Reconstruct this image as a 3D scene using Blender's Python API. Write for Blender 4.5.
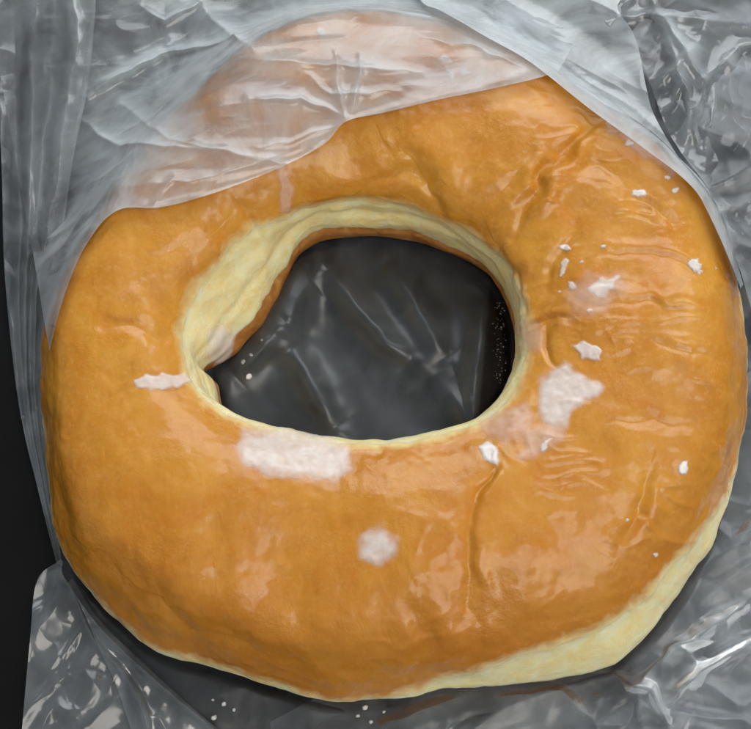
import bpy, math, random
import numpy as np
from mathutils import Vector
from mathutils.bvhtree import BVHTree

random.seed(4); RNG = np.random.RandomState(7)
scene = bpy.context.scene
for o in list(bpy.data.objects): bpy.data.objects.remove(o)

# ------------------------------------------------------------------ units
S = 0.00018            # one working unit = 0.18 mm (the doughnut is about 13 cm across)
IW, IH = 751.0, 729.0

# ------------------------------------------------------------------ camera
F, DIST, TILT, ZC = 1500.0, 1500.0, math.radians(18), 60.0
FWD = np.array([0, math.sin(TILT), -math.cos(TILT)])
UP = np.array([0, math.cos(TILT), math.sin(TILT)])
CAM = np.array([0, 0, ZC]) - FWD * DIST
cd = bpy.data.cameras.new('camera'); cam = bpy.data.objects.new('camera', cd)
scene.collection.objects.link(cam)
cam.location = CAM * S; cam.rotation_euler = (TILT, 0, 0)
cd.sensor_width = 36; cd.sensor_fit = 'HORIZONTAL'; cd.lens = 36 * F / IW
cd.clip_start = 0.005; cd.clip_end = 50
scene.camera = cam

# ------------------------------------------------------------------ world and lamps
w = bpy.data.worlds.new('World'); scene.world = w; w.use_nodes = True
bg = w.node_tree.nodes['Background']
bg.inputs[0].default_value = (0.85, 0.92, 1.0, 1); bg.inputs[1].default_value = 0.30

def area(name, loc, target, sx, sy, power, col):
    l = bpy.data.lights.new(name, 'AREA'); l.shape = 'RECTANGLE'; l.size = sx; l.size_y = sy
    l.energy = power; l.color = col
    o = bpy.data.objects.new(name, l); scene.collection.objects.link(o)
    o.location = loc
    o.rotation_euler = (Vector(target) - Vector(loc)).to_track_quat('-Z', 'Y').to_euler()
    return o
area('window_light', (0.25, 1.15, 0.95), (0, 0, 0), 1.5, 0.9, 16, (0.93, 0.97, 1.0))
area('ceiling_light', (0.55, -0.45, 1.35), (0, 0, 0), 0.9, 0.9, 11, (1.0, 0.95, 0.87))

scene.view_settings.view_transform = 'Standard'; scene.view_settings.look = 'None'
scene.view_settings.exposure = 0.0; scene.view_settings.gamma = 1
try:
    scene.cycles.transparent_max_bounces = 12; scene.cycles.max_bounces = 5; scene.cycles.use_adaptive_sampling = True; scene.cycles.adaptive_threshold = 0.03
except Exception: pass

# ------------------------------------------------------------------ maths helpers
def ray(px, py):
    px = np.asarray(px, float); py = np.asarray(py, float)
    d = FWD * F + np.stack([px - IW / 2, 0 * px, 0 * px], -1) + (IH / 2 - py)[..., None] * UP
    return d / np.linalg.norm(d, axis=-1, keepdims=True)
def at(px, py, z):
    d = ray(px, py); t = (np.asarray(z, float) - CAM[2]) / d[..., 2]
    return CAM + d * t[..., None]
def project(P):
    q = P - CAM; dep = q @ FWD
    return np.stack([IW / 2 + F * q[..., 0] / dep, IH / 2 - F * (q @ UP) / dep], -1)

_p = RNG.permutation(256); _p = np.concatenate([_p, _p, _p])
_g = RNG.normal(size=(256, 3)); _g /= np.linalg.norm(_g, axis=1, keepdims=True)
def perlin(x, y, z=0.0):
    x, y, z = np.broadcast_arrays(np.asarray(x, float), np.asarray(y, float), np.asarray(z, float))
    xi, yi, zi = [np.floor(a).astype(int) for a in (x, y, z)]
    xf, yf, zf = x - xi, y - yi, z - zi
    fade = lambda t: t * t * t * (t * (t * 6 - 15) + 10)
    u, v, ww = fade(xf), fade(yf), fade(zf)
    r = 0
    for a in (0, 1):
        for b in (0, 1):
            for c in (0, 1):
                h = _p[_p[_p[(xi + a) & 255] + ((yi + b) & 255)] + ((zi + c) & 255)]
                g = _g[h]
                dot = g[..., 0] * (xf - a) + g[..., 1] * (yf - b) + g[..., 2] * (zf - c)
                r = r + dot * (u if a else 1 - u) * (v if b else 1 - v) * (ww if c else 1 - ww)
    return r * 1.5
def fbm(x, y, z=0.0, n=4):
    r, a, f = 0, 1.0, 1.0
    for i in range(n):
        r = r + a * perlin(x * f + 7.3 * i, y * f - 3.1 * i, z * f + 1.7 * i); a *= 0.5; f *= 2.03
    return r
def voro(x, y, cell, seed):
    """distance to nearest and second nearest jittered point (returns F1, F2 in units of cell)"""
    x = x / cell; y = y / cell
    xi = np.floor(x).astype(int); yi = np.floor(y).astype(int)
    f1 = np.full(x.shape, 9.0); f2 = f1.copy()
    for a in (-1, 0, 1):
        for b in (-1, 0, 1):
            cx, cy = xi + a, yi + b
            h = _p[_p[(cx + seed) & 255] + (cy & 255)]
            jx = cx + 0.5 + 0.75 * _g[h, 0]; jy = cy + 0.5 + 0.75 * _g[h, 1]
            d = np.hypot(x - jx, y - jy)
            f2 = np.where(d < f1, f1, np.minimum(f2, d)); f1 = np.minimum(f1, d)
    return f1, f2
def crumple(x, y, cell, seed, ang=0.0, stretch=1.0):
    """faceted folds of thin film, about 0..1"""
    c, s = math.cos(ang), math.sin(ang)
    X = (x * c + y * s) / stretch; Y = -x * s + y * c
    k = 1.0 / cell
    wx = X + cell * 0.45 * perlin(X * k * .8, Y * k * .8, seed); wy = Y + cell * 0.45 * perlin(X * k * .8 + 9, Y * k * .8, seed + 5.)
    f1, f2 = voro(wx, wy, cell, seed)
    r = 1 - np.abs(perlin(wx * k * .9, wy * k * .9, seed + 2.5)) * 2.2
    g1, g2 = voro(wx + 31, wy - 17, cell * .42, seed + 11)
    zone = smooth(-.05, .45, perlin(X * k * .7 + 3, Y * k * .7, seed + 8.))
    return 0.5 * f1 + 0.5 * r + zone * (0.16 * g1 + 0.06 * (1 - np.abs(perlin(wx * k * 3, wy * k * 3, seed)) * 2.2))
def smooth(a, b, x):
    t = np.clip((x - a) / (b - a), 0, 1); return t * t * (3 - 2 * t)
def seg_dist(X, Y, pts):
    """distance to polyline, signed side and position along it 0..1"""
    pts = np.asarray(pts, float); L = np.hypot(*(pts[1:] - pts[:-1]).T); cum = np.concatenate([[0], np.cumsum(L)])
    best = np.full(X.shape, 1e9); side = np.zeros(X.shape); along = np.zeros(X.shape)
    for i in range(len(pts) - 1):
        ax, ay = pts[i]; dx, dy = pts[i + 1] - pts[i]
        t = np.clip(((X - ax) * dx + (Y - ay) * dy) / (L[i] ** 2), 0, 1)
        ex, ey = X - ax - t * dx, Y - ay - t * dy
        d = np.hypot(ex, ey); m = d < best
        best = np.where(m, d, best); side = np.where(m, np.sign(dx * ey - dy * ex), side)
        along = np.where(m, (cum[i] + t * L[i]) / cum[-1], along)
    return best, side, along
def poly_sd(X, Y, poly):
    poly = np.asarray(poly, float); n = len(poly); ins = np.zeros(X.shape, bool)
    for i in range(n):
        x0, y0 = poly[i]; x1, y1 = poly[(i + 1) % n]
        c = ((y0 > Y) != (y1 > Y)) & (X < (x1 - x0) * (Y - y0) / (y1 - y0 + 1e-12) + x0)
        ins ^= c
    d, _, _ = seg_dist(X, Y, np.vstack([poly, poly[:1]]))
    return np.where(ins, d, -d)
def curve(pts, n):
    """smooth resampled polyline through pts"""
    pts = np.asarray(pts, float)
    P = np.vstack([2 * pts[0] - pts[1], pts, 2 * pts[-1] - pts[-2]])
    out = []
    for i in range(1, len(P) - 2):
        t = np.linspace(0, 1, 24, endpoint=False)[:, None]
        a, b, c, d = P[i - 1], P[i], P[i + 1], P[i + 2]
        out.append(.5 * (2 * b + (c - a) * t + (2 * a - 5 * b + 4 * c - d) * t ** 2 + (3 * b - a - 3 * c + d) * t ** 3))
    Q = np.vstack(out + [pts[-1:]])
    L = np.concatenate([[0], np.cumsum(np.linalg.norm(np.diff(Q, axis=0), axis=1))])
    s = np.linspace(0, L[-1], n)
    return np.stack([np.interp(s, L, Q[:, k]) for k in range(Q.shape[1])], -1)

# ------------------------------------------------------------------ object helpers
def link(o): scene.collection.objects.link(o); return o
def empty(name, loc, label, cat, group=None):
    o = link(bpy.data.objects.new(name, None)); o.location = [c * S for c in loc]; o.empty_display_size = 0.01
    o['label'] = label; o['category'] = cat
    if group: o['group'] = group
    return o
def mesh_obj(name, V, Fq, mat, parent=None, attrs=None, smooth_shade=True):
    """V in working units (world); faces as an int array of quads or a list"""
    V = np.asarray(V, float)
    off = np.array(parent.location) / S if parent is not None else np.zeros(3)
    if parent is not None and parent.parent is not None: off = off + np.array(parent.parent.location) / S
    me = bpy.data.meshes.new(name)
    if isinstance(Fq, np.ndarray):
        n, k = Fq.shape
        me.vertices.add(len(V)); me.vertices.foreach_set('co', ((V - off) * S).ravel())
        me.loops.add(n * k); me.loops.foreach_set('vertex_index', Fq.ravel().astype(np.int32))
        me.polygons.add(n); me.polygons.foreach_set('loop_start', np.arange(0, n * k, k, dtype=np.int32))
        me.update(calc_edges=True)
    else:
        me.from_pydata([tuple((v - off) * S) for v in V], [], Fq); me.update()
    me.validate()
    me.polygons.foreach_set('use_smooth', [smooth_shade] * len(me.polygons))
    for k, a in (attrs or {}).items():
        at_ = me.attributes.new(k, 'FLOAT', 'POINT'); at_.data.foreach_set('value', np.asarray(a, float).ravel())
    me.materials.append(mat)
    o = link(bpy.data.objects.new(name, me))
    if parent is not None: o.parent = parent
    return o
def grid_faces(nu, nv, wrap_u=False, wrap_v=False):
    a = np.arange(nu * nv).reshape(nu, nv)
    iu = np.arange(nu if wrap_u else nu - 1); iv = np.arange(nv if wrap_v else nv - 1)
    I, J = np.meshgrid(iu, iv, indexing='ij'); I2 = (I + 1) % nu; J2 = (J + 1) % nv
    return np.stack([a[I, J], a[I2, J], a[I2, J2], a[I, J2]], -1).reshape(-1, 4)

# ------------------------------------------------------------------ materials
def newmat(name):
    m = bpy.data.materials.new(name); m.use_nodes = True; nt = m.node_tree; nt.nodes.clear(); return m, nt
class N:
    def __init__(s, nt): s.nt = nt
    def __call__(s, t, ins=None, **kw):
        n = s.nt.nodes.new(t)
        for k, v in kw.items(): setattr(n, k, v)
        for k, v in (ins or {}).items():
            if hasattr(v, 'is_linked') or isinstance(v, bpy.types.NodeSocket): s.nt.links.new(v, n.inputs[k])
            else: n.inputs[k].default_value = v
        return n
    def math(s, op, a, b=0.0, clamp=False):
        n = s('ShaderNodeMath', {0: a, 1: b}, operation=op); n.use_clamp = clamp; return n.outputs[0]
    def coord(s):   # object coordinates in working units
        tc = s('ShaderNodeTexCoord'); m = s('ShaderNodeVectorMath', {0: tc.outputs['Object']}, operation='SCALE')
        m.inputs['Scale'].default_value = 1 / S; return m.outputs[0]
    def noise(s, co, size, detail=4, rough=.55, dist=0.0):
        return s('ShaderNodeTexNoise', {'Vector': co, 'Scale': 1.0 / size, 'Detail': detail, 'Roughness': rough, 'Distortion': dist}).outputs[0]
    def ramp(s, fac, stops, interp='LINEAR'):
        n = s('ShaderNodeValToRGB', {0: fac}); cr = n.color_ramp; cr.interpolation = interp
        while len(cr.elements) < len(stops): cr.elements.new(.5)
        for e, (p, c) in zip(cr.elements, stops):
            e.position = p; e.color = (c, c, c, 1) if isinstance(c, (int, float)) else (*c, 1)
        return n.outputs[0]
    def mix(s, f, a, b):
        n = s('ShaderNodeMix', data_type='RGBA')
        for i, v in ((0, f), (6, a), (7, b)):
            if isinstance(v, bpy.types.NodeSocket): s.nt.links.new(v, n.inputs[i])
            else: n.inputs[i].default_value = v if i == 0 else (*v, 1)
        return n.outputs[2]
    def attr(s, name): return s('ShaderNodeAttribute', attribute_name=name).outputs['Fac']
    def bump(s, h, dist, strength=1.0, normal=None):
        n = s('ShaderNodeBump', {'Height': h, 'Distance': dist * S, 'Strength': strength})
        if normal is not None: s.nt.links.new(normal, n.inputs['Normal'])
        return n.outputs[0]
    def out(s, sh): o = s('ShaderNodeOutputMaterial'); s.nt.links.new(sh, o.inputs[0])

def mat_table():
    m, nt = newmat('black_table'); n = N(nt); co = n.coord()
    g = n.noise(co, 3.0, 3); f = n.noise(co, 90, 3)
    col = n.mix(n.ramp(f, [(.3, 0.0), (.7, 1.0)]), (.003, .003, .0033), (.005, .005, .0053))
    b = n('ShaderNodeBsdfPrincipled', {'Base Color': col, 'Roughness': .5, 'Specular IOR Level': .13, 'Normal': n.bump(g, .5, .3)})
    n.out(b.outputs[0]); return m

def mat_crust():
    m, nt = newmat('glazed_crust'); n = N(nt); co = n.coord()
    big = n.noise(co, 95, 3, .5, .6); mid = n.noise(co, 24, 3, .62, .8); fine = n.noise(co, 4.5, 2, .6)
    col = n.mix(n.ramp(big, [(.33, 0.0), (.66, 1.0)]), (.57, .222, .010), (.69, .312, .024))
    col = n.mix(n.ramp(mid, [(.42, 0.0), (.78, .55)]), col, (.74, .355, .060))
    col = n.mix(n.ramp(n.noise(co, 46, 4, .6, 1.2), [(.50, 0.0), (.78, .55)]), col, (.43, .145, .007))
    col = n.mix(n.ramp(n.noise(co, 62, 3, .5, .9), [(.50, 0.0), (.68, .7)]), col, (.60, .205, .003))
    col = n.mix(n.ramp(fine, [(.52, 0.0), (.8, .5)]), col, (.74, .38, .10))
    sep = n('ShaderNodeSeparateXYZ', {0: co}).outputs[1]      # crust colour turns darker amber toward the front of the ring
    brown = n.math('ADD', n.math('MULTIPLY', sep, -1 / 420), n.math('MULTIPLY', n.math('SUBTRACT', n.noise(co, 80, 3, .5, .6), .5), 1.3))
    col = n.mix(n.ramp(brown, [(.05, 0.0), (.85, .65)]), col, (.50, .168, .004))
    e = n.attr('edge')      # 0 at the rim of the crust, 1 well inside
    wob = n.math('ADD', e, n.math('MULTIPLY', n.math('SUBTRACT', mid, .5), .55))
    col = n.mix(n.ramp(wob, [(.05, 1.0), (.42, 0.0)]), col, (.90, .68, .32))
    film = n.noise(co, 15, 3, .65, 1.0)
    rough = n.ramp(film, [(.35, .36), (.65, .52)])
    h1 = n.noise(co, 9.0, 2, .5, .6)
    grain = n.noise(co, 3.2, 2, .65); dz = n.ramp(n.noise(co, 75, 2, .5), [(.44, .12), (.62, 1.0)])
    flow = n.noise(n('ShaderNodeVectorMath', {0: co, 1: (1.0, .45, 1.0)}, operation='MULTIPLY').outputs[0], 18, 3, .5, 1.2)
    nm = n.bump(n.noise(co, 34, 2, .5, .6), 2.6, .5)
    nm = n.bump(flow, 1.6, .5, nm)
    nm = n.bump(h1, .5, .4, nm)
    nm = n.bump(n.math('MULTIPLY', grain, dz), 1.2, .5, nm)
    b = n('ShaderNodeBsdfPrincipled', {'Base Color': col, 'Roughness': rough, 'Specular IOR Level': .36, 'Normal': nm,
          'Subsurface Weight': .25, 'Subsurface Radius': (1.0, .45, .15), 'Subsurface Scale': 9 * S,
          'Coat Weight': .62, 'Coat Roughness': n.ramp(film, [(.40, .10), (.62, .24)]), 'Coat IOR': 1.40})
    n.out(b.outputs[0]); return m

def mat_dough():
    m, nt = newmat('pale_dough'); n = N(nt); co = n.coord()
    mid = n.noise(co, 20, 3, .6, 1.0); fine = n.noise(co, 5, 2, .65)
    col = n.mix(n.ramp(mid, [(.35, 0.0), (.68, 1.0)]), (.97, .74, .34), (.99, .86, .54))
    col = n.mix(n.ramp(fine, [(.58, 0.0), (.8, .5)]), col, (.90, .68, .28))
    nm = n.bump(n.noise(co, 14, 3, .55, 1.4), 3.5, .5)
    nm = n.bump(fine, .8, .5, nm)
    b = n('ShaderNodeBsdfPrincipled', {'Base Color': col, 'Roughness': .42, 'Specular IOR Level': .35, 'Normal': nm,
          'Subsurface Weight': .85, 'Subsurface Radius': (1.0, .75, .4), 'Subsurface Scale': 20 * S,
          'Coat Weight': .25, 'Coat Roughness': .25})
    n.out(b.outputs[0]); return m

def mat_base():
    m, nt = newmat('fried_base_crust'); n = N(nt); co = n.coord()
    mid = n.noise(co, 16, 5, .6, .8)
    col = n.mix(n.ramp(mid, [(.35, 0.0), (.7, 1.0)]), (.36, .13, .018), (.58, .28, .07))
    nm = n.bump(mid, 2, .5)
    b = n('ShaderNodeBsdfPrincipled', {'Base Color': col, 'Roughness': .4, 'Normal': nm, 'Coat Weight': .3, 'Coat Roughness': .2})
    n.out(b.outputs[0]); return m

def mat_glaze(name, col, dens):
    m, nt = newmat(name); n = N(nt); co = n.coord()
    f = n.noise(co, 6, 4, .6, .5); big = n.noise(co, 18, 3)
    c = n.mix(n.ramp(big, [(.4, 0.0), (.65, 1.0)]), col, tuple(min(1, v * 1.05 + .02) for v in col))
    nm = n.bump(big, 2.0, .4); nm = n.bump(f, .4, .3, nm)
    b = n('ShaderNodeBsdfPrincipled', {'Base Color': c, 'Roughness': .36, 'Normal': nm, 'Subsurface Weight': .6,
          'Subsurface Radius': (1, .8, .7), 'Subsurface Scale': 5 * S, 'Coat Weight': .45, 'Coat Roughness': .22})
    t = n('ShaderNodeBsdfTransparent')
    cov = n.math('ADD', n.attr('cover'), n.math('MULTIPLY', n.math('SUBTRACT', n.noise(co, 10, 2, .5), .5), .7))
    fac = n.math('MULTIPLY', n.math('MULTIPLY', n.ramp(cov, [(.0, 0.0), (1.0, 1.0)]), n.ramp(n.attr('cover'), [(.0, 0.0), (.4, 1.0)])), dens)
    fac = n.math('MULTIPLY', fac, n.ramp(n.noise(co, 9, 2, .5), [(.35, .9), (.6, 1.0)]))
    s = n('ShaderNodeMixShader', {0: fac, 1: t.outputs[0], 2: b.outputs[0]})
    n.out(s.outputs[0]); return m

def mat_film(name, haze, gloss=1.0, tint=(.80, .87, .90), rough=.16, bsize=9.0, bamp=1.0, crease=.6):
    """thin milky polythene: single scattering grows with the slant at which the film is crossed"""
    m, nt = newmat(name); n = N(nt); co = n.coord()
    def lines(size, seed, width, ang, stretch):
        mp = n('ShaderNodeMapping', {0: co, 1: (seed * 37.0, seed * 11.0, 0), 2: (0, 0, ang), 3: (1.0, stretch, 1.0)}).outputs[0]
        v = n('ShaderNodeTexVoronoi', {'Vector': mp, 'Scale': 1 / size}, feature='DISTANCE_TO_EDGE').outputs['Distance']
        t = n.math('MAXIMUM', n.math('SUBTRACT', 1.0, n.math('MULTIPLY', v, size / width)), 0.0)
        return n.math('POWER', t, 1.5)
    zone2 = n.ramp(n.noise(co, 60, 2, .5), [(.44, .0), (.60, crease)])
    ln = n.math('MULTIPLY', lines(bsize * 4.0, 4.0, 1.6, -.7, 1.9), zone2)
    h1 = n.noise(co, bsize * 5, 2, .4, .8)
    nm = n.bump(n.math('ABSOLUTE', n.math('SUBTRACT', h1, .5)), 1.7 * bamp, .5); nm = n.bump(ln, .8 * bamp, .7, nm)
    geo = n('ShaderNodeNewGeometry')
    dt = n('ShaderNodeVectorMath', {0: geo.outputs['Incoming'], 1: nm}, operation='DOT_PRODUCT').outputs['Value']
    cosv = n.math('MAXIMUM', n.math('ABSOLUTE', dt), .13)
    var = n.ramp(n.noise(co, 70, 4, .6, .8), [(.35, .5), (.65, 1.45)])
    hz = n.math('MULTIPLY', n.math('MULTIPLY', n.attr('haze'), haze), n.math('MULTIPLY', var, n.math('ADD', 1.0, n.math('MULTIPLY', ln, 1.1 * bamp))))
    hz = n.math('MINIMUM', hz, .9)
    hz = n.math('SUBTRACT', 1.0, n.math('POWER', n.math('SUBTRACT', 1.0, hz), n.math('DIVIDE', 1.0, cosv)))
    dif = n('ShaderNodeBsdfDiffuse', {'Color': (*tint, 1), 'Normal': nm}); tr = n('ShaderNodeBsdfTranslucent', {'Color': (*tint, 1), 'Normal': nm})
    dm = n('ShaderNodeMixShader', {0: .35, 1: dif.outputs[0], 2: tr.outputs[0]})
    tp = n('ShaderNodeBsdfTransparent', {'Color': (.97, .975, .98, 1)})
    a = n('ShaderNodeMixShader', {0: hz, 1: tp.outputs[0], 2: dm.outputs[0]})
    gl = n('ShaderNodeBsdfGlossy', {'Color': (1, 1, 1, 1), 'Roughness': rough, 'Normal': nm})
    fr = n('ShaderNodeFresnel', {'IOR': 1.5, 'Normal': nm})
    fac = n.math('MINIMUM', n.math('MULTIPLY', fr.outputs[0], 1.7 * gloss), 1.0)
    s = n('ShaderNodeMixShader', {0: fac, 1: a.outputs[0], 2: gl.outputs[0]})
    n.out(s.outputs[0]); return m

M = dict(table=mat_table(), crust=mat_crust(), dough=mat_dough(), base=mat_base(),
         glaze=mat_glaze('sugar_glaze', (.93, .83, .77), .72), thin=mat_glaze('thin_sugar_glaze', (.84, .60, .45), .55),
         sugar=mat_glaze('white_sugar', (.88, .83, .79), .92))

# ------------------------------------------------------------------ table
V = np.array([(-2600, -2200, 0), (2600, -2200, 0), (2600, 2600, 0), (-2600, 2600, 0)], float)
tb = mesh_obj('table_top', V, [(0, 1, 2, 3)], M['table']); tb['kind'] = 'structure'
tb['label'] = 'matte black table top under the plastic bag'

# ------------------------------------------------------------------ doughnut shape
BASE = 6.0
O_ = [(40,370),(43,330),(52,300),(68,262),(95,220),(125,172),(165,125),(205,85),(250,48),(300,24),(350,14),(410,18),(470,36),(520,56),(560,80),(605,112),(650,145),(690,180),(712,210),(730,255),(744,300),(748,350),(746,400),(740,450),(730,505),(718,545),(702,572),(680,603),(656,635),(620,662),(570,679),(500,691),(440,695),(380,698),(320,699),(280,691),(230,677),(190,665),(150,648),(110,618),(80,580),(62,545),(50,500),(42,450),(38,410)]
# where the golden crust ends on the outside, where it is seen well inside the outline
CX = [(745,440,2),(730,490,6),(712,518,14),(690,542,22),(668,560,30),(645,585,34),(622,602,36),(590,625,38),(540,655,30),(480,680,16),(430,693,6),(340,697,2),(250,676,3),(190,655,5),(150,639,4),(110,610,4),(80,572,3),(58,520,2)]
I_ = [(186,345),(183,330),(188,310),(205,285),(225,262),(245,240),(262,225),(280,208),(300,199),(340,194),(380,196),(420,205),(450,215),(475,228),(496,243),(508,262),(514,290),(517,320),(518,355),(512,380),(501,398),(480,414),(448,427),(403,437),(360,439),(327,434),(290,425),(258,417),(235,408),(216,398),(200,387),(191,370)]
H_ = [(218,384),(236,354),(262,325),(280,300),(290,275),(300,255),(320,242),(350,237),(400,240),(440,250),(470,262),(492,278)]
NT = 1100
TH = np.linspace(-math.pi, math.pi, NT, endpoint=False)
CEN = at(350, 322, 70)[:2]
def radial(pts, z, vals=None, default=None):
    P = at(np.array([p[0] for p in pts]), np.array([p[1] for p in pts]), z)[:, :2] - CEN
    th = np.arctan2(P[:, 1], P[:, 0]); r = np.hypot(P[:, 0], P[:, 1]); o = np.argsort(th)
    th, r = th[o], r[o]
    T3 = np.concatenate([th - 2 * math.pi, th, th + 2 * math.pi])
    res = np.interp(TH, T3, np.tile(r, 3))
    k = np.hanning(19); k /= k.sum()
    sm = lambda a: np.convolve(np.concatenate([a[-9:], a, a[:9]]), k, 'valid')
    return sm(res), (th, o)
rO, _ = radial(O_, 52 + BASE); rO = rO - 1.5
rI, _ = radial(I_, 98 + BASE)
# bottom of the hole: traced where seen, otherwise just under the lip
Pb = at(np.array([p[0] for p in H_]), np.array([p[1] for p in H_]), 14 + BASE)[:, :2] - CEN
thb = np.arctan2(Pb[:, 1], Pb[:, 0]); rb = np.hypot(Pb[:, 0], Pb[:, 1])
Tt = list(thb); Rr = list(rb)
for a in np.radians([-165, -140, -120, -90, -60, -35, -10, 8]):
    Tt.append(a); Rr.append(np.interp(a, TH, rI) + 4)
Tt = np.array(Tt); Rr = np.array(Rr); o = np.argsort(Tt)
rB = np.interp(TH, np.concatenate([Tt[o] - 2 * math.pi, Tt[o], Tt[o] + 2 * math.pi]), np.tile(Rr[o], 3))
k = np.hanning(31); k /= k.sum(); rB = np.convolve(np.concatenate([rB[-15:], rB, rB[:15]]), k, 'valid')
# inset and height of the crust's outer edge
Pc = at(np.array([p[0] for p in CX]), np.array([p[1] for p in CX]), 80 + BASE)[:, :2] - CEN
thc = np.arctan2(Pc[:, 1], Pc[:, 0]); ic = .85 * np.array([p[2] for p in CX], float)
th_all = np.concatenate([thc, np.radians([20, 60, 90, 120, 150, 175])]); ic_all = np.concatenate([ic, [0] * 6]); o = np.argsort(th_all)
inset = np.interp(TH, np.concatenate([th_all[o] - 2 * math.pi, th_all[o], th_all[o] + 2 * math.pi]), np.tile(ic_all[o], 3))
k = np.hanning(41); k /= k.sum(); inset = np.convolve(np.concatenate([inset[-20:], inset, inset[:20]]), k, 'valid')
inset = inset + smooth(1, 6, inset) * 3.0 * perlin(np.cos(TH) * 7, np.sin(TH) * 7, 3.3)
rC = rO - np.maximum(inset, 1.0); zC = 58 + 26 * smooth(2, 22, inset)
wI = rC - rI
crest = 132 + 8 * perlin(np.cos(TH) * 1.6, np.sin(TH) * 1.6, 1.1)
SOUTH = smooth(.1, .7, -np.sin(TH)) + .3 * smooth(.7, .98, np.cos(TH))
K = [
    ((rB + rO) / 2, 0 * TH), (rB + 22, 1 + 0 * TH), (rB, 15 + 0 * TH),
    (rB + .42 * (rI - rB) - 3, 52 + 0 * TH), (rI, 98 + 0 * TH),
    (rI + .10 * wI, 117 + 0 * TH), (rI + .30 * wI, crest), (rI + .62 * wI, crest - 1),
    (rI + .85 * wI, 113 - .02 * inset), (rC, zC), (rO - 1.5, 44 + 0 * TH), (rO - 16, 17 + 0 * TH), (rO - 48, 1 + 0 * TH)]
KR = np.array([a for a, b in K]); KZ = np.array([b for a, b in K]); NK = len(K)
def profile(s, R, Z):
    """s: array (NT, n) of knot parameters"""
    i = np.floor(s).astype(int); t = s - i; J = np.arange(NT)[:, None]
    def cr(A):
        a, b, c, d = [A[(i + q) % NK, J] for q in (-1, 0, 1, 2)]
        return .5 * (2 * b + (c - a) * t + (2 * a - 5 * b + 4 * c - d) * t ** 2 + (3 * b - a - 3 * c + d) * t ** 3)
    return cr(R), cr(Z)
CT, ST = np.cos(TH)[:, None], np.sin(TH)[:, None]
def surf(s):
    r, z = profile(s, KR, KZ)
    return np.stack([CEN[0] + CT * r, CEN[1] + ST * r, np.maximum(z, 0) + BASE], -1)
def normals(P, wrap_v):
    du = np.roll(P, -1, 0) - np.roll(P, 1, 0)
    dv = (np.roll(P, -1, 1) - np.roll(P, 1, 1)) if wrap_v else np.gradient(P, axis=1)
    n = np.cross(dv, du); n /= np.linalg.norm(n, axis=-1, keepdims=True) + 1e-9
    return n
# creases and dents of the skin: image path of the fold at crust height, depth, width, shoulder
CREASES = [
    ([(590,122),(566,150),(545,178),(528,205),(512,232)], 9, 6, 5), ([(530,150),(505,190),(470,218)], 4, 12, 2),
    ([(484,478),(470,515),(466,548),(470,590),(478,620)], 3.2, 5, 2.6), ([(494,474),(476,500)], 4, 3, 2),
    ([(95,548),(140,590),(190,622),(250,648),(330,672)], 3.5, 11, 3), ([(645,470),(640,510),(622,545)], 4, 5, 2.5),
    ([(516,326),(540,322),(575,318)], 2.4, 3, 1.5), ([(550,322),(548,350),(556,362)], 4.5, 4, 2), ([(600,262),(650,258),(700,272),(735,292)], 1.5, 4, 1.8),
    ([(585,312),(640,305),(690,318)], 1.2, 4, 1.2), ([(500,240),(520,270),(518,310)], 4, 5, 2),
    ([(395,150),(430,180),(445,208)], 5, 8, 3.5), ([(360,185),(400,170),(430,178)], 3, 5, 2),
    ([(520,300),(560,255),(580,215)], 3.5, 7, 2), ([(620,200),(660,215),(700,250)], 2.5, 8, 1.5),
    ([(240,200),(275,230),(285,250)], 3, 5, 2), ([(95,330),(140,332),(178,350)], 3, 8, 1.5),
    ([(310,270),(300,300)], 3, 5, 1), ([(640,340),(690,360),(730,358)], 1.2, 4, 1), ([(600,430),(650,420),(700,432)], 1.6, 5, 1),
    ([(200,240),(165,262),(120,300)], 2.5, 10, 1.5), ([(415,600),(425,640),(418,690)], 3, 10, 2), ([(555,165),(600,172),(640,200)], 3, 9, 1.5)]
CREASES = [(at(np.array([p[0] for p in c]), np.array([p[1] for p in c]), 122)[:, :2], d, wd, sh) for c, d, wd, sh in CREASES]
def relief(P, up):
    """low and middle frequency relief of the skin, along the normal"""
    x, y, z = P[..., 0], P[..., 1], P[..., 2]
    d = 6.0 * fbm(x / 120, y / 120, z / 120, 2) + 1.3 * fbm(x / 40, y / 40, z / 40, 3) - 1.5
    rid = 1 - np.abs(perlin(x / 26 + .5 * perlin(x / 40, y / 40, 3), y / 26, z / 26)) * 3
    d += .7 * np.maximum(rid, 0) * up * smooth(-.1, .5, perlin(x / 90, y / 90, 5.))
    ex = smooth(90, 200, x) * up
    q = 1 - np.abs(perlin(x / 60 + .35 * perlin(x / 35, y / 35, 2.), y / 15 + .8 * perlin(x / 45, y / 45, 6.), 1.5)) * 3.2
    d += ex * 1.5 * np.maximum(q, 0) ** 1.5 * smooth(-.15, .4, perlin(x / 50, y / 50, 9.))
    wx = x + 10 * perlin(x / 30, y / 30, 8.) + 1.5 * perlin(x / 12, y / 12, 8.); wy = y + 10 * perlin(x / 30, y / 30, 18.) + 1.5 * perlin(x / 12, y / 12, 12.)
    for pts, dep, wd, sh in CREASES:
        dist, side, al = seg_dist(wx, wy, pts)
        taper = np.sin(np.clip(al, 0.04, .96) * math.pi) ** .6
        d += up * taper * (-dep * np.exp(-(dist / wd) ** 2) + sh * np.exp(-((dist - 2.4 * wd) / (1.8 * wd)) ** 2) * (side > 0))
    return d
CTS = np.sin(TH)[:, None] * .6 - np.cos(TH)[:, None] * .6 + .3
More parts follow.
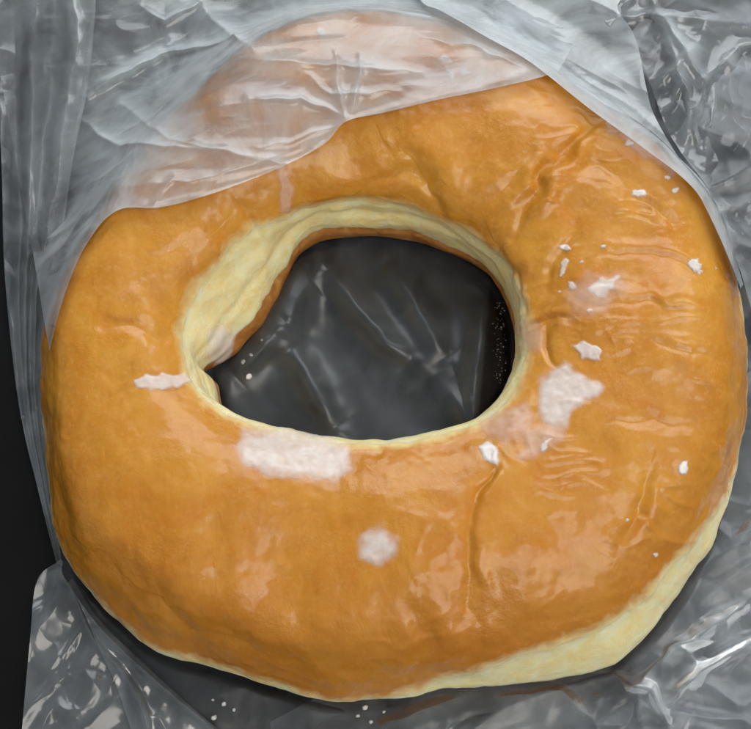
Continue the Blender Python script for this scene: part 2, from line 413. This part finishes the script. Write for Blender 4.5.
def row_s(a, b, n):
    """parameters a(theta)..b(theta)"""
    a = np.broadcast_to(np.asarray(a, float), (NT,)); b = np.broadcast_to(np.asarray(b, float), (NT,))
    return a[:, None] + (b - a)[:, None] * np.linspace(0, 1, n)[None, :]
donut = empty('doughnut', (CEN[0], CEN[1], BASE),
              'large golden glazed ring doughnut with white sugar patches, half out of a clear plastic bag', 'doughnut')
# dough: the whole closed body
sD = row_s(0, NK, 361)[:, :-1]
P0 = surf(sD); N0 = normals(P0, True)
upf = smooth(70, 105, P0[..., 2])
wallm = smooth(20, 45, P0[..., 2]) * (1 - smooth(90, 120, P0[..., 2]))
x, y, z = P0[..., 0], P0[..., 1], P0[..., 2]
ang = np.arctan2(y - CEN[1], x - CEN[0])
inner = np.hypot(x - CEN[0], y - CEN[1]) < ((rI + rO) / 2)[:, None]
pl = wallm * np.where(inner, 1.5 * (1 - np.abs(perlin(np.cos(ang) * 2.2, np.sin(ang) * 2.2, z / 26)) * 3) + 1.6 * fbm(np.cos(ang) * 5, np.sin(ang) * 5, z / 30, 2) - 2.6 * np.exp(-((z - 66 - 10 * perlin(np.cos(ang) * 2, np.sin(ang) * 2, 9.)) / 5) ** 2) * smooth(.1, .5, CTS), 1.4 * fbm(x / 30, y / 30, z / 30, 3))
dz = relief(P0, upf) * smooth(0, 20, z - BASE) + pl
PD = P0 + N0 * dz[..., None]
mesh_obj('dough', PD.reshape(-1, 3), grid_faces(NT, 360, True, True)[:, ::-1], M['dough'], donut)
# upper crust: a thin closed shell that thins out to nothing at its rims
def shell(name, s0, s1, n, thick, mat, rim):
    s = row_s(s0, s1, n); P = surf(s); Nn = normals(P, False)
    upf = smooth(70, 105, P[..., 2]); x, y, z = P[..., 0], P[..., 1], P[..., 2]
    wallm = smooth(20, 45, z) * (1 - smooth(90, 120, z)); ang = np.arctan2(y - CEN[1], x - CEN[0])
    inner = np.hypot(x - CEN[0], y - CEN[1]) < ((rI + rO) / 2)[:, None]
    pl = wallm * np.where(inner, 1.5 * (1 - np.abs(perlin(np.cos(ang) * 2.2, np.sin(ang) * 2.2, z / 26)) * 3) + 1.6 * fbm(np.cos(ang) * 5, np.sin(ang) * 5, z / 30, 2) - 2.6 * np.exp(-((z - 66 - 10 * perlin(np.cos(ang) * 2, np.sin(ang) * 2, 9.)) / 5) ** 2) * smooth(.1, .5, CTS), 1.4 * fbm(x / 30, y / 30, z / 30, 3))
    d = relief(P, upf) * smooth(0, 20, z - BASE) + pl
    Q = P + Nn * d[..., None]
    L = np.concatenate([np.zeros((NT, 1)), np.cumsum(np.linalg.norm(np.diff(Q, axis=1), axis=-1), axis=1)], 1)
    ed = np.minimum(L, L[:, -1:] - L)
    ed = ed + 4.0 * fbm(x / 22, y / 22, z / 22, 3) - 2.0
    th_ = np.clip(ed / rim, -1, 1); off = np.where(th_ > 0, thick * th_, -1.2 * np.abs(th_)) - .1
    top = Q + Nn * off[..., None]; bot = Q - Nn * 3.0
    V = np.concatenate([top.reshape(-1, 3), bot.reshape(-1, 3)])
    f1 = grid_faces(NT, n, True)[:, ::-1]; f2 = grid_faces(NT, n, True) + NT * n
    a = np.arange(NT); b = (a + 1) % NT; c = NT * n
    r0 = np.stack([a * n, b * n, b * n + c, a * n + c], -1); r1 = np.stack([a * n + n - 1, a * n + n - 1 + c, b * n + n - 1 + c, b * n + n - 1], -1)
    e = np.clip(ed / 34, 0, 1)
    mesh_obj(name, V, np.concatenate([f1, f2, r0, r1]), mat, donut, {'edge': np.concatenate([e.ravel(), e.ravel()])})
    return top, f1
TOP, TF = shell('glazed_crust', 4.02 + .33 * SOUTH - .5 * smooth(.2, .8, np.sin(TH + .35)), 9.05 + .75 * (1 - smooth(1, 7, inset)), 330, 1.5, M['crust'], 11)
shell('base_crust', 10.15, NK + 2.62, 170, 1.3, M['base'], 9)
bvh = BVHTree.FromPolygons([tuple(v) for v in TOP.reshape(-1, 3)[::1]], [tuple(int(i) for i in f) for f in TF], all_triangles=False)
bvd = BVHTree.FromPolygons([tuple(v) for v in PD.reshape(-1, 3)], [tuple(int(i) for i in f) for f in grid_faces(NT, 360, True, True)[:, ::-1]], all_triangles=False)

def hit(px, py):
    d = Vector(ray(px, py)); o = Vector(CAM); best = None
    for b in (bvh, bvd):
        loc, no, i, di = b.ray_cast(o, d)
        if loc is not None and (best is None or di < best[2]): best = (np.array(loc), np.array(no), di)
    return best

# ------------------------------------------------------------------ sugar on the doughnut
def patch(poly, name, mat, height, fuzz, soft, label=None, step=.8, lump=1.0, seed=0.0):
    poly = np.asarray(poly, float); x0, y0 = poly.min(0) - soft - 2; x1, y1 = poly.max(0) + soft + 2
    X, Y = np.meshgrid(np.arange(x0, x1, step), np.arange(y0, y1, step), indexing='ij')
    sd = poly_sd(X, Y, poly) + fuzz * 1.2 * fbm(X / (fuzz * 4 + 2), Y / (fuzz * 4 + 2), seed + .3, 2)
    keep = sd > -soft * .5
    P = np.zeros(X.shape + (3,)); ok = np.zeros(X.shape, bool); Nn = np.zeros_like(P)
    for i, j in zip(*np.nonzero(keep)):
        h = hit(X[i, j], Y[i, j])
        if h is None: continue
        P[i, j] = h[0]; n_ = h[1]; Nn[i, j] = n_ if n_ @ (CAM - h[0]) > 0 else -n_; ok[i, j] = True
    cov = smooth(-soft * .5, soft, sd)
    lum = 1 + .4 * lump * fbm(X / 13, Y / 13, seed + 4., 2)
    off = (.5 if soft > 3 else .9) * height * np.maximum(cov, 0) * lum + .25
    Q = P + Nn * off[..., None]; B = P - Nn * .8
    nu, nv = X.shape; f = grid_faces(nu, nv); good = ok.ravel()[f].all(1)
    # leave out faces stretched over a lip
    e = np.linalg.norm(P.reshape(-1, 3)[f[:, 0]] - P.reshape(-1, 3)[f[:, 2]], axis=1); good &= e < 12
    f = f[good]
    if len(f) == 0: return None
    used = np.unique(f); idx = -np.ones(nu * nv, int); idx[used] = np.arange(len(used)); f = idx[f]
    ob = mesh_obj(name, Q.reshape(-1, 3)[used], f[:, ::-1], mat, donut, {'cover': cov.ravel()[used]})
    if label: ob['label'] = label
    return ob
def blob(cx, cy, rx, ry, rot=0.0, n=9, jit=.25):
    a = np.linspace(0, 2 * math.pi, n, endpoint=False); r = 1 + jit * (RNG.rand(n) - .5) * 2
    x, y = rx * r * np.cos(a), ry * r * np.sin(a); c, s = math.cos(rot), math.sin(rot)
    return np.stack([cx + x * c - y * s, cy + x * s + y * c], -1)
G, T_, W_ = M['glaze'], M['thin'], M['sugar']
patch([(243,431),(262,425),(310,429),(350,446),(354,470),(340,484),(300,480),(268,478),(240,466),(233,452)], 'glaze_patch', G, 2.6, 4, 13, 'wide whitish glaze patch just below the hole', seed=1)
patch([(133,380),(145,374),(185,374),(192,380),(178,388),(150,392),(136,389)], 'glaze_patch', G, 2.6, 2.5, 3.5, 'small whitish glaze smear left of the hole', seed=2)
patch(blob(378, 545, 21, 21, n=12, jit=.1), 'glaze_patch', G, 1.6, 3, 13, 'round soft glaze patch on the front crust', seed=3)
patch([(540,378),(566,362),(577,372),(609,386),(600,398),(577,408),(566,428),(541,426),(536,400)], 'glaze_patch', G, 2.8, 3.5, 9, 'ragged white glaze patch right of the hole', seed=4)
patch([(570,346),(584,339),(604,350),(600,361),(582,358)], 'glaze_patch', G, 2.8, 3.5, 3, seed=5)
patch([(478,446),(488,440),(499,450),(498,466),(484,461)], 'glaze_patch', W_, 2.6, 1.2, 3.2, 'bright white lump of sugar beside the hole', seed=6)
patch([(500,402),(526,400),(534,418),(520,440),(506,452),(490,440),(482,425)], 'glaze_patch', T_, 2.0, 7, 12, seed=7)
patch([(525,428),(560,425),(566,440),(535,462),(520,458)], 'glaze_patch', T_, 1.5, 7, 12, seed=8)
patch([(585,289),(599,276),(617,278),(615,291),(596,299)], 'glaze_patch', G, 2.6, 4, 5, seed=9)
patch([(272,163),(286,163),(294,190),(290,212),(280,212),(279,188)], 'glaze_patch', T_, 2.5, 2, 4, 'thin glaze drip running over the inner rim', seed=10)
patch([(203,330),(222,322),(240,335),(236,352),(222,372),(208,362)], 'glaze_patch', G, 3, 5, 9, seed=11)
patch([(514,322),(540,322),(545,348),(516,352)], 'glaze_patch', T_, 1.2, 6, 12, seed=12)
patch([(596,108),(620,122),(650,150),(676,168),(672,176),(640,156),(606,128)], 'glaze_patch', T_, 1.6, 5, 6, seed=13)
patch([(722,262),(735,278),(742,300),(734,296),(724,276)], 'glaze_patch', T_, 1.8, 3, 5, seed=14)
patch([(212,348),(235,352),(246,338),(250,350),(232,372),(218,386),(212,372)], 'glaze_patch', T_, 2, 5, 4, seed=19)
patch([(558,290),(590,270),(620,268),(640,290),(610,312),(572,315)], 'glaze_patch', T_, 1.0, 9, 16, seed=20)
for (cx, cy, rx, ry, rot) in [(564,248,6,4,.2),(564,268,4,9,.3),(640,194,8,4.5,.1),(630,143,6,5,0),(694,266,7,7,.7),(683,468,5,7,0),(675,190,4,3.5,.3),
                         (582,262,2.5,2,0),(572,286,5,4,.5),(604,246,3,2,.2),(560,292,3,2.5,0),(590,310,3,2,0),(700,272,3,3,0),(668,178,4,3,0),(715,268,2,2,0),
                         (446,60,9,5,.3),(452,74,5,7,.4),(464,72,7,5,.2),(321,33,6,5,0),(545,445,4,9,.5),(627,520,2,2,0),(410,262,2,2,0),(655,555,3,3,0)]:
    patch(blob(cx, cy, rx, ry, rot, 7, .3), 'sugar_flake', W_ if cy < 480 and cx > 600 or cy < 100 or cx < 566 and cy < 260 else G, 1.5, 1.2, 2.4, step=.55, seed=cx * .37)

# ------------------------------------------------------------------ membrane stretched over the doughnut
GS = 5.0; G0 = -760.0; GN = 305
def splat(P):
    H = np.zeros((GN, GN)); ij = np.round((P.reshape(-1, 3)[:, :2] - G0) / GS).astype(int)
    okk = ((ij >= 0) & (ij < GN)).all(1); np.maximum.at(H, (ij[okk, 0], ij[okk, 1]), P.reshape(-1, 3)[okk, 2]); return H
HD = splat(np.concatenate([PD.reshape(-1, 3), TOP.reshape(-1, 3)]))
def soften(T, n):
    for _ in range(n):
        A = np.pad(T, 1, mode='edge'); T = (A[2:, 1:-1] + A[:-2, 1:-1] + A[1:-1, 2:] + A[1:-1, :-2] + 2 * T) / 6
    return T
HB = soften(HD, 5)
def membrane(g):
    T = HB + 0.0
    for _ in range(1500):
        A = np.pad(T, 1, mode='constant', constant_values=2.0)
        T = np.maximum(HB + 2.5, np.maximum((A[2:, 1:-1] + A[:-2, 1:-1] + A[1:-1, 2:] + A[1:-1, :-2]) / 4 - g, 2.0))
    return T
def sample(T, x, y):
    fx = np.clip((x - G0) / GS, 0, GN - 1.001); fy = np.clip((y - G0) / GS, 0, GN - 1.001)
    i = fx.astype(int); j = fy.astype(int); a = fx - i; b = fy - j
    return T[i, j] * (1 - a) * (1 - b) + T[i + 1, j] * a * (1 - b) + T[i, j + 1] * (1 - a) * b + T[i + 1, j + 1] * a * b
TENT = soften(membrane(.09), 10) + 2; TIGHT = soften(membrane(.33), 10) + 2

bag = empty('plastic_bag', (0, 0, 0), 'crumpled clear plastic bag lying open under and over the doughnut', 'bag')
def ruled(A, B, nu, nv):
    a = curve(A, nu); b = curve(B, nu); v = np.linspace(0, 1, nv)[None, :, None]
    return a[:, None, :] * (1 - v) + b[:, None, :] * v
def sheet(name, Ppx, zf, mat, hz, z0=60.0, iters=4, label=None):
    px, py = Ppx[..., 0], Ppx[..., 1]; z = np.full(px.shape, float(z0)) if np.isscalar(z0) else z0
    for _ in range(iters):
        P = at(px, py, z); zn = zf(P[..., 0], P[..., 1], px, py); z = .4 * z + .6 * zn
    P = at(px, py, z); P[..., 2] = zf(P[..., 0], P[..., 1], px, py)
    h = hz(P[..., 0], P[..., 1], px, py)
    o = mesh_obj(name, P.reshape(-1, 3), grid_faces(*px.shape), mat, bag, {'haze': h})
    if label: o['label'] = label
    return o
def ridges(px, py, L, soft=.8):
    r = 0
    for pts, h, wd in L:
        d, s, al = seg_dist(px + 3 * perlin(px / 20, py / 20, 2.), py + 3 * perlin(px / 20, py / 20, 7.), pts)
        r = r + h * np.sin(np.clip(al, .05, .95) * math.pi) ** .5 * np.exp(-(np.sqrt(d * d + soft * soft) - soft) / (wd + .6 * soft))
    return r
F_low = mat_film('clear_film_low', .065, .7, tint=(.72, .84, .95), rough=.36, bsize=16, bamp=.4, crease=.0)
F_top = mat_film('milky_film_over_doughnut', .30, .65, rough=.19, bsize=13, bamp=.5, crease=.12)
F_right = mat_film('milky_film_right', .42, .9, rough=.18, bsize=12, bamp=.5, crease=.1)
F_side = mat_film('clear_film_side', .115, .85, rough=.20, bsize=12, bamp=.7, crease=.12)
F_bunch = mat_film('clear_film_bunched', .095, .42, rough=.32, bsize=12, bamp=.8, crease=.1)

def ring_mask(x, y):
    """1 where the doughnut presses the film flat"""
    return smooth(15, 75, sample(HB, x, y))
# 1. lower layer, beneath the doughnut and in its hole
Lf = [(-60,-160),(-20,-20),(-4,80),(3,200),(6,290),(18,400),(36,480),(55,548),(60,566),(37,582),(30,640),(22,729),(10,900)]
Rt = [(930,-160),(930,-20),(930,80),(930,200),(930,300),(930,400),(930,480),(930,540),(930,566),(930,600),(930,650),(930,729),(930,900)]
HOLE_RIDGES = [([(325,262),(350,300),(385,340),(418,362)],9,5),([(385,258),(412,300),(448,362)],8,5),([(265,335),(300,262),(312,262)],8,6),
               ([(320,262),(300,300),(285,345)],6,6),([(230,378),(262,345),(288,318)],9,4),([(288,345),(310,380),(338,430)],7,4),([(430,370),(470,420),(480,330)],5,5),([(486,290),(482,340),(470,400)],6,3)]
def z_low(x, y, px, py):
    hole = smooth(0, 1, 1 - np.hypot((px - 360) / 190, (py - 335) / 150)) 
    amp = 8 + 14 * smooth(560, 700, px) * smooth(420, 640, py) + 14 * smooth(250, 420, px) * smooth(620, 720, py) + 12 * smooth(600, 720, px) * (1 - smooth(350, 480, py)) + 8 * (1 - smooth(0, 120, px))
    amp = amp * (1 - .8 * smooth(.05, .3, hole))
    c = crumple(x, y, 95, 3, .6, 1.7) * amp + crumple(x, y, 38, 9, -.5, 1.5) * amp * .22 * (1 - smooth(0, .2, hole)) + 2.2 * smooth(.1, .3, hole) * perlin(x / 38 + y / 75, y / 130 - x / 130, 4.)
    z = 2.0 + c + 2.4 * ridges(px, py, HOLE_RIDGES, 9.0) * smooth(0, .1, hole)
    rm = ring_mask(x, y)
    return np.maximum(z * (1 - rm) + 2.0 * rm, 1.2)
P = ruled(Lf, Rt, 560, 520)
sheet('lower_layer', P, z_low, F_low, lambda x, y, px, py: 1.0 + .7 * smooth(600, 700, px) + .5 * smooth(430, 600, px) * smooth(600, 700, py) - .35 * (1 - smooth(250, 420, px)) * smooth(540, 600, py) + (np.hypot((px - 360) / 185, (py - 335) / 130) < 1) * (-.1 - .65 * smooth(-1, 1, px - (490 - (py - 290) * .09))), z0=6)

# 2. upper layer, still drawn over the back of the doughnut
EA = [(50,352),(62,306),(78,264),(94,236),(108,219),(126,209),(160,208),(200,198),(245,182),(290,163),(326,143),(346,122),(385,113),(440,100),(500,88),(556,76)]
EB = [(-30,-90),(0,-90),(30,-90),(80,-90),(130,-90),(180,-90),(230,-90),(290,-90),(350,-90),(400,-90),(430,-90),(460,-90),(490,-90),(520,-90),(560,-90),(640,-90)]
TOPR = [([(85,96),(120,72),(160,52),(235,36)],12,4),([(86,88),(130,66),(170,40)],9,4),([(205,8),(232,34),(250,50)],10,6),([(120,102),(170,140),(240,155),(330,172)],7,5),
        ([(82,120),(120,145),(200,150)],10,5),([(240,60),(290,62),(420,72)],8,5),([(250,100),(300,98),(345,118)],8,4),([(120,188),(200,180),(300,150)],5,5),
        ([(335,52),(338,85),(345,120)],7,3),([(360,58),(358,90),(350,118)],7,3),([(300,70),(330,95),(400,92)],6,4),([(140,5),(165,20),(200,0)],9,4),
        ([(80,225),(120,180),(150,120)],6,6),([(420,38),(480,50),(540,74)],6,4),([(260,150),(310,135),(345,122)],4,3),([(150,210),(165,190),(175,178)],3,2)]
def z_top(x, y, px, py):
    dE, sE, al = seg_dist(px, py, curve(EA, 60))
    c = crumple(x, y, 80, 21, .35, 2.4); c2 = crumple(x, y, 30, 25, .2, 2.2)
    on = smooth(30, 110, sample(HB, x, y))
    z = sample(TENT, x, y) + 3 + (1 - .8 * on) * (11 * c + 3 * c2) + 1.2 * on * c2 + ridges(px, py, TOPR) * (1 - .35 * on)
    return z + 4.0 * np.exp(-dE / 4.0) * (al > .04)
P = ruled(EA, EB, 620, 420)
def hz_top(x, y, px, py):
    dE, sE, al = seg_dist(px, py, curve(EA, 60))
    return 1.0 + .10 * ridges(px, py, TOPR) + .35 * np.exp(-dE / 1.5) + .30 * np.exp(-((dE - 9) / 5) ** 2) - .35 * smooth(0, 1, fbm(px / 60, py / 40, 3.3, 3) * 1.4) * (py < 120) - .35 * (1 - smooth(60, 130, px))
sheet('upper_layer', P, z_top, F_top, hz_top, z0=90, label='milky layer stretched over the back of the doughnut')

# 3. milky fold down the right of the back
RA = [(395,-60),(425,4),(468,32),(516,58),(551,82),(594,116),(644,151),(686,185),(708,217),(740,290)]
RB = [(640,-60),(625,-10),(618,8),(632,30),(640,52),(646,84),(654,112),(676,146),(712,190),(744,283)]
def z_r(x, y, px, py):
    dE, sE, al = seg_dist(px, py, curve(RA, 60))
    k = 1 - smooth(10, 90, py)
    return sample(TIGHT, x, y) * (1 - k) + k * (sample(TENT, x, y) + 4) + 8 + 6 * crumple(x, y, 60, 33, -.6, 2.0) + 5 * np.exp(-dE / 4)
P = ruled(RA, RB, 460, 200)
sheet('folded_layer', P, z_r, F_right, lambda x, y, px, py: 1.0 + .4 * np.exp(-seg_dist(px, py, curve(RA, 60))[0] / 2.0) + .25 * fbm(px / 30, py / 30, 1., 3), z0=80, label='bright milky fold beside the right of the doughnut')

# 4. right wall of the bag
SA = [(560,-80),(590,0),(640,60),(668,130),(708,186),(724,225),(738,265),(752,310),(757,345)]
SB = [(960,-80),(960,0),(960,60),(960,130),(960,186),(960,225),(960,290),(960,360),(900,400)]
SR = [([(652,0),(680,40),(705,78)],22,5),([(705,78),(740,45),(790,40)],16,5),([(705,78),(695,130),(700,150)],14,4),([(648,92),(675,68),(700,40)],14,4),([(600,22),(650,12),(751,24)],16,6),
      ([(718,78),(712,120),(704,160)],14,3),([(640,130),(672,100),(690,60)],10,3),([(676,200),(720,210),(760,196)],14,5),([(690,180),(700,220),(745,232)],10,5),([(730,60),(735,120),(760,150)],12,5),([(665,30),(690,100),(684,150)],14,4)]
def z_s(x, y, px, py):
    return np.maximum(sample(TIGHT, x, y) + 3 + 22 * crumple(x, y, 85, 41, 1.2, 2.0) + 5 * crumple(x, y, 30, 44, .9, 1.8) - 14 + .6 * ridges(px, py, SR, 2.0), 2.5)
P = ruled(SA, SB, 420, 300)
sheet('side_layer', P, z_s, F_side, lambda x, y, px, py: 1.0 + .12 * ridges(px, py, SR, 1.0) + .5 * fbm(px / 50, py / 50, 3., 3), z0=50)

# 5. pleated left wall of the bag
LA = [(-40,-80),(-14,0),(-2,80),(2,180),(5,280),(20,410),(38,490),(56,562)]
LB = [(98,-80),(96,0),(88,85),(72,165),(62,240),(50,320),(44,420),(62,566)]
def pleat(off, seed, hmax):
    def f(x, y, px, py):
        return f.z
    return f
def left_wall(name, A_, B_, n_pl, seed, hgt, hz):
    nu, nv = 520, 150; P = ruled(A_, B_, nu, nv)
    v = np.linspace(0, 1, nv)[None, :]; u = np.linspace(0, 1, nu)[:, None]
    wv = v + .16 * perlin(u * 4, v * 2, seed) + .06 * perlin(u * 11, v * 3, seed + 3.) + .02 * perlin(u * 34, v * 5, seed + 7.)
    fr = wv * n_pl; tri = 2 * np.abs(fr - np.floor(fr) - .5)
    am = .5 + .6 * perlin(np.floor(fr) * 1.7 + .3, u * 3, seed + 1.)
    z = 5 + hgt * v * (.3 + .7 * smooth(1.0, .25, u)) + tri ** 1.6 * (16 * np.clip(am, .15, 1)) + 3 * fbm(P[..., 0] / 30, P[..., 1] / 90, seed, 2) + 1.5 * crumple(P[..., 0], P[..., 1], 30, 50 + int(seed), 1.5, 2.2)
    Q = at(P[..., 0], P[..., 1], z)
    Q[..., 2] = np.maximum(Q[..., 2], 2.5)
    mesh_obj(name, Q.reshape(-1, 3), grid_faces(nu, nv), F_side, bag, {'haze': hz * (.75 + .35 * fbm(u * 6, v * 9, seed + 6., 2)) + 1.1 * tri ** 7 + .9 * (1 - tri) ** 10 + .45 * smooth(.66, .72, wv) * smooth(1.0, .9, v) + 0 * Q[..., 0]})
left_wall('pleated_side', LA, LB, 2.6, 2.0, 62, 1.25)

# 6. corner flap at the lower left
FA = [(60,560),(37,581),(30,640),(22,729),(10,860)]
FB = [(63,561),(66,580),(112,640),(214,729),(380,860)]
def z_f(x, y, px, py):
    d1, _, _ = seg_dist(px, py, curve(FB, 40)); d2, _, a2 = seg_dist(px, py, curve([(72,590),(95,640),(120,668),(140,700),(150,740)], 40))
    return 12 + 14 * crumple(x, y, 85, 61, 1.0, 1.8) + 7 * crumple(x, y, 26, 66, 1.0, 1.5) + 10 * np.exp(-d1 / 6) + 8 * np.exp(-d2 / 3)
P = ruled(FA, FB, 320, 260)
sheet('corner_flap', P, z_f, F_side, lambda x, y, px, py: 1.15 + .5 * np.exp(-seg_dist(px, py, curve(FB, 40))[0] / 3), z0=14, label='folded corner flap at the lower left')
P = ruled([(66,584),(78,600),(100,650),(118,690),(140,760),(170,860)], [(72,578),(98,618),(140,660),(214,726),(300,790),(400,860)], 260, 90)
sheet('corner_flap', P, lambda x, y, px, py: z_f(x, y, px, py) + 4, F_side, lambda x, y, px, py: .9 + 0 * px, z0=14)

# 7. second layer bunched up at the lower right
QA = [(270,722),(335,690),(400,680),(470,668),(540,655),(600,640),(640,615),(676,572),(700,530),(716,480),(722,430)]
QB = [(290,900),(400,900),(500,900),(600,900),(700,900),(800,880),(900,860),(930,760),(930,650),(930,560),(930,430)]
QR = [([(380,729),(430,705),(490,690)],14,5),([(480,700),(560,690),(600,729)],12,5),([(600,670),(650,690),(672,729)],16,4),([(640,650),(690,640),(751,600)],18,6),([(670,700),(710,665),(760,640)],14,4),([(700,600),(740,570),(760,560)],12,5),([(620,700),(640,680),(700,620)],10,4)]
def z_q(x, y, px, py):
    d, _, _ = seg_dist(px, py, curve(QA, 60))
    z = 4 + 24 * crumple(x, y, 95, 71, .7, 1.8) + 8 * crumple(x, y, 30, 75, .5, 1.6) - 8 + .7 * ridges(px, py, QR, 2.0)
    return np.maximum(z * smooth(15, 60, d) + 5 + 4 * smooth(5, 30, d) - 3 * smooth(34, 75, d), 4)
P = ruled(QA, QB, 420, 260)
sheet('bunched_layer', P, z_q, F_bunch, lambda x, y, px, py: 1.0 + .12 * ridges(px, py, QR, 1.0) + .5 * fbm(px / 50, py / 50, 5., 3), z0=14)

# ------------------------------------------------------------------ loose sugar on the film
def crumb_mesh(r, seed):
    rs = np.random.RandomState(seed); V = []
    n = 9
    for zz, k in ((0, .8), (.35, 1.0), (.75, .7)):
        for i in range(n):
            a = 2 * math.pi * i / n; q = r * k * (1 + .35 * (rs.rand() - .5)); V.append((q * math.cos(a), q * .8 * math.sin(a), zz * r * (1 + .2 * rs.rand())))
    V.append((0, 0, .85 * r)); V.append((0, 0, 0)); Fc = []
    for l in (0, 1):
        for i in range(n): j = (i + 1) % n; Fc.append((l * n + i, l * n + j, l * n + n + j, l * n + n + i))
    for i in range(n): j = (i + 1) % n; Fc.append((2 * n + i, 2 * n + j, 3 * n)); Fc.append((j, i, 3 * n + 1))
    return np.array(V), Fc
CB = 'sugar crumbs on the plastic below the doughnut'; CH = 'sugar flakes at the left of the hole'
crumbs = [
    (214,718,3.2,22,CB,'lowest white sugar crumb in the left cluster on the plastic below the doughnut'),
    (224,704,2.6,22,CB,'middle white sugar crumb in the left cluster on the plastic below the doughnut'),
    (234,710,1.8,22,CB,'rightmost tiny sugar crumb in the left cluster on the plastic below the doughnut'),
    (213,700,1.5,22,CB,'topmost tiny sugar crumb in the left cluster on the plastic below the doughnut'),
    (365,708,3.0,22,CB,'largest sugar crumb just under the bottom edge of the doughnut'),
    (358,716,2.0,22,CB,'leftmost small sugar crumb under the bottom edge of the doughnut'),
    (371,722,2.2,22,CB,'lowest small sugar crumb under the bottom edge of the doughnut'),
    (384,712,1.6,22,CB,'rightmost tiny sugar crumb under the bottom edge of the doughnut'),
    (249,377,4.0,14,CH,'largest sugar flake on the plastic at the left of the hole'),
    (243,362,3.0,14,CH,'upper left sugar flake on the plastic beside the pale inner wall of the hole'),
    (251,355,2.2,14,CH,'small sugar flake on the plastic just above the larger flakes in the hole'),
    (262,340,1.5,14,CH,'tiny topmost sugar flake on the plastic along the left wall of the hole')]
for px, py, r, zz, grp, lab in crumbs:
    V, Fc = crumb_mesh(r, int(px)); p = at(px, py, zz)
    o = mesh_obj('sugar_crumb', V, Fc, M['sugar'], None, {'cover': np.ones(len(V))}, False)
    o.location = p * S; o.rotation_euler = (0, 0, px); o['label'] = lab; o['category'] = 'crumb'; o['group'] = grp
VV, FF = [], []
for i in range(90):
    px = 498 + 9 * RNG.rand() - 6 * RNG.rand(); py = 300 + 85 * RNG.rand(); V, Fc = crumb_mesh(.35 + .45 * RNG.rand() ** 2, i)
    b = sum(len(v) for v in VV); VV.append(V + at(px, py, 10)); FF += [tuple(k + b for k in f) for f in Fc]
o = mesh_obj('sugar_dust', np.concatenate(VV), FF, M['sugar'], None, {'cover': np.ones(sum(len(v) for v in VV))}, False)
o['kind'] = 'stuff'; o['label'] = 'fine sugar dust scattered at the right edge of the hole'; o['category'] = 'sugar dust'
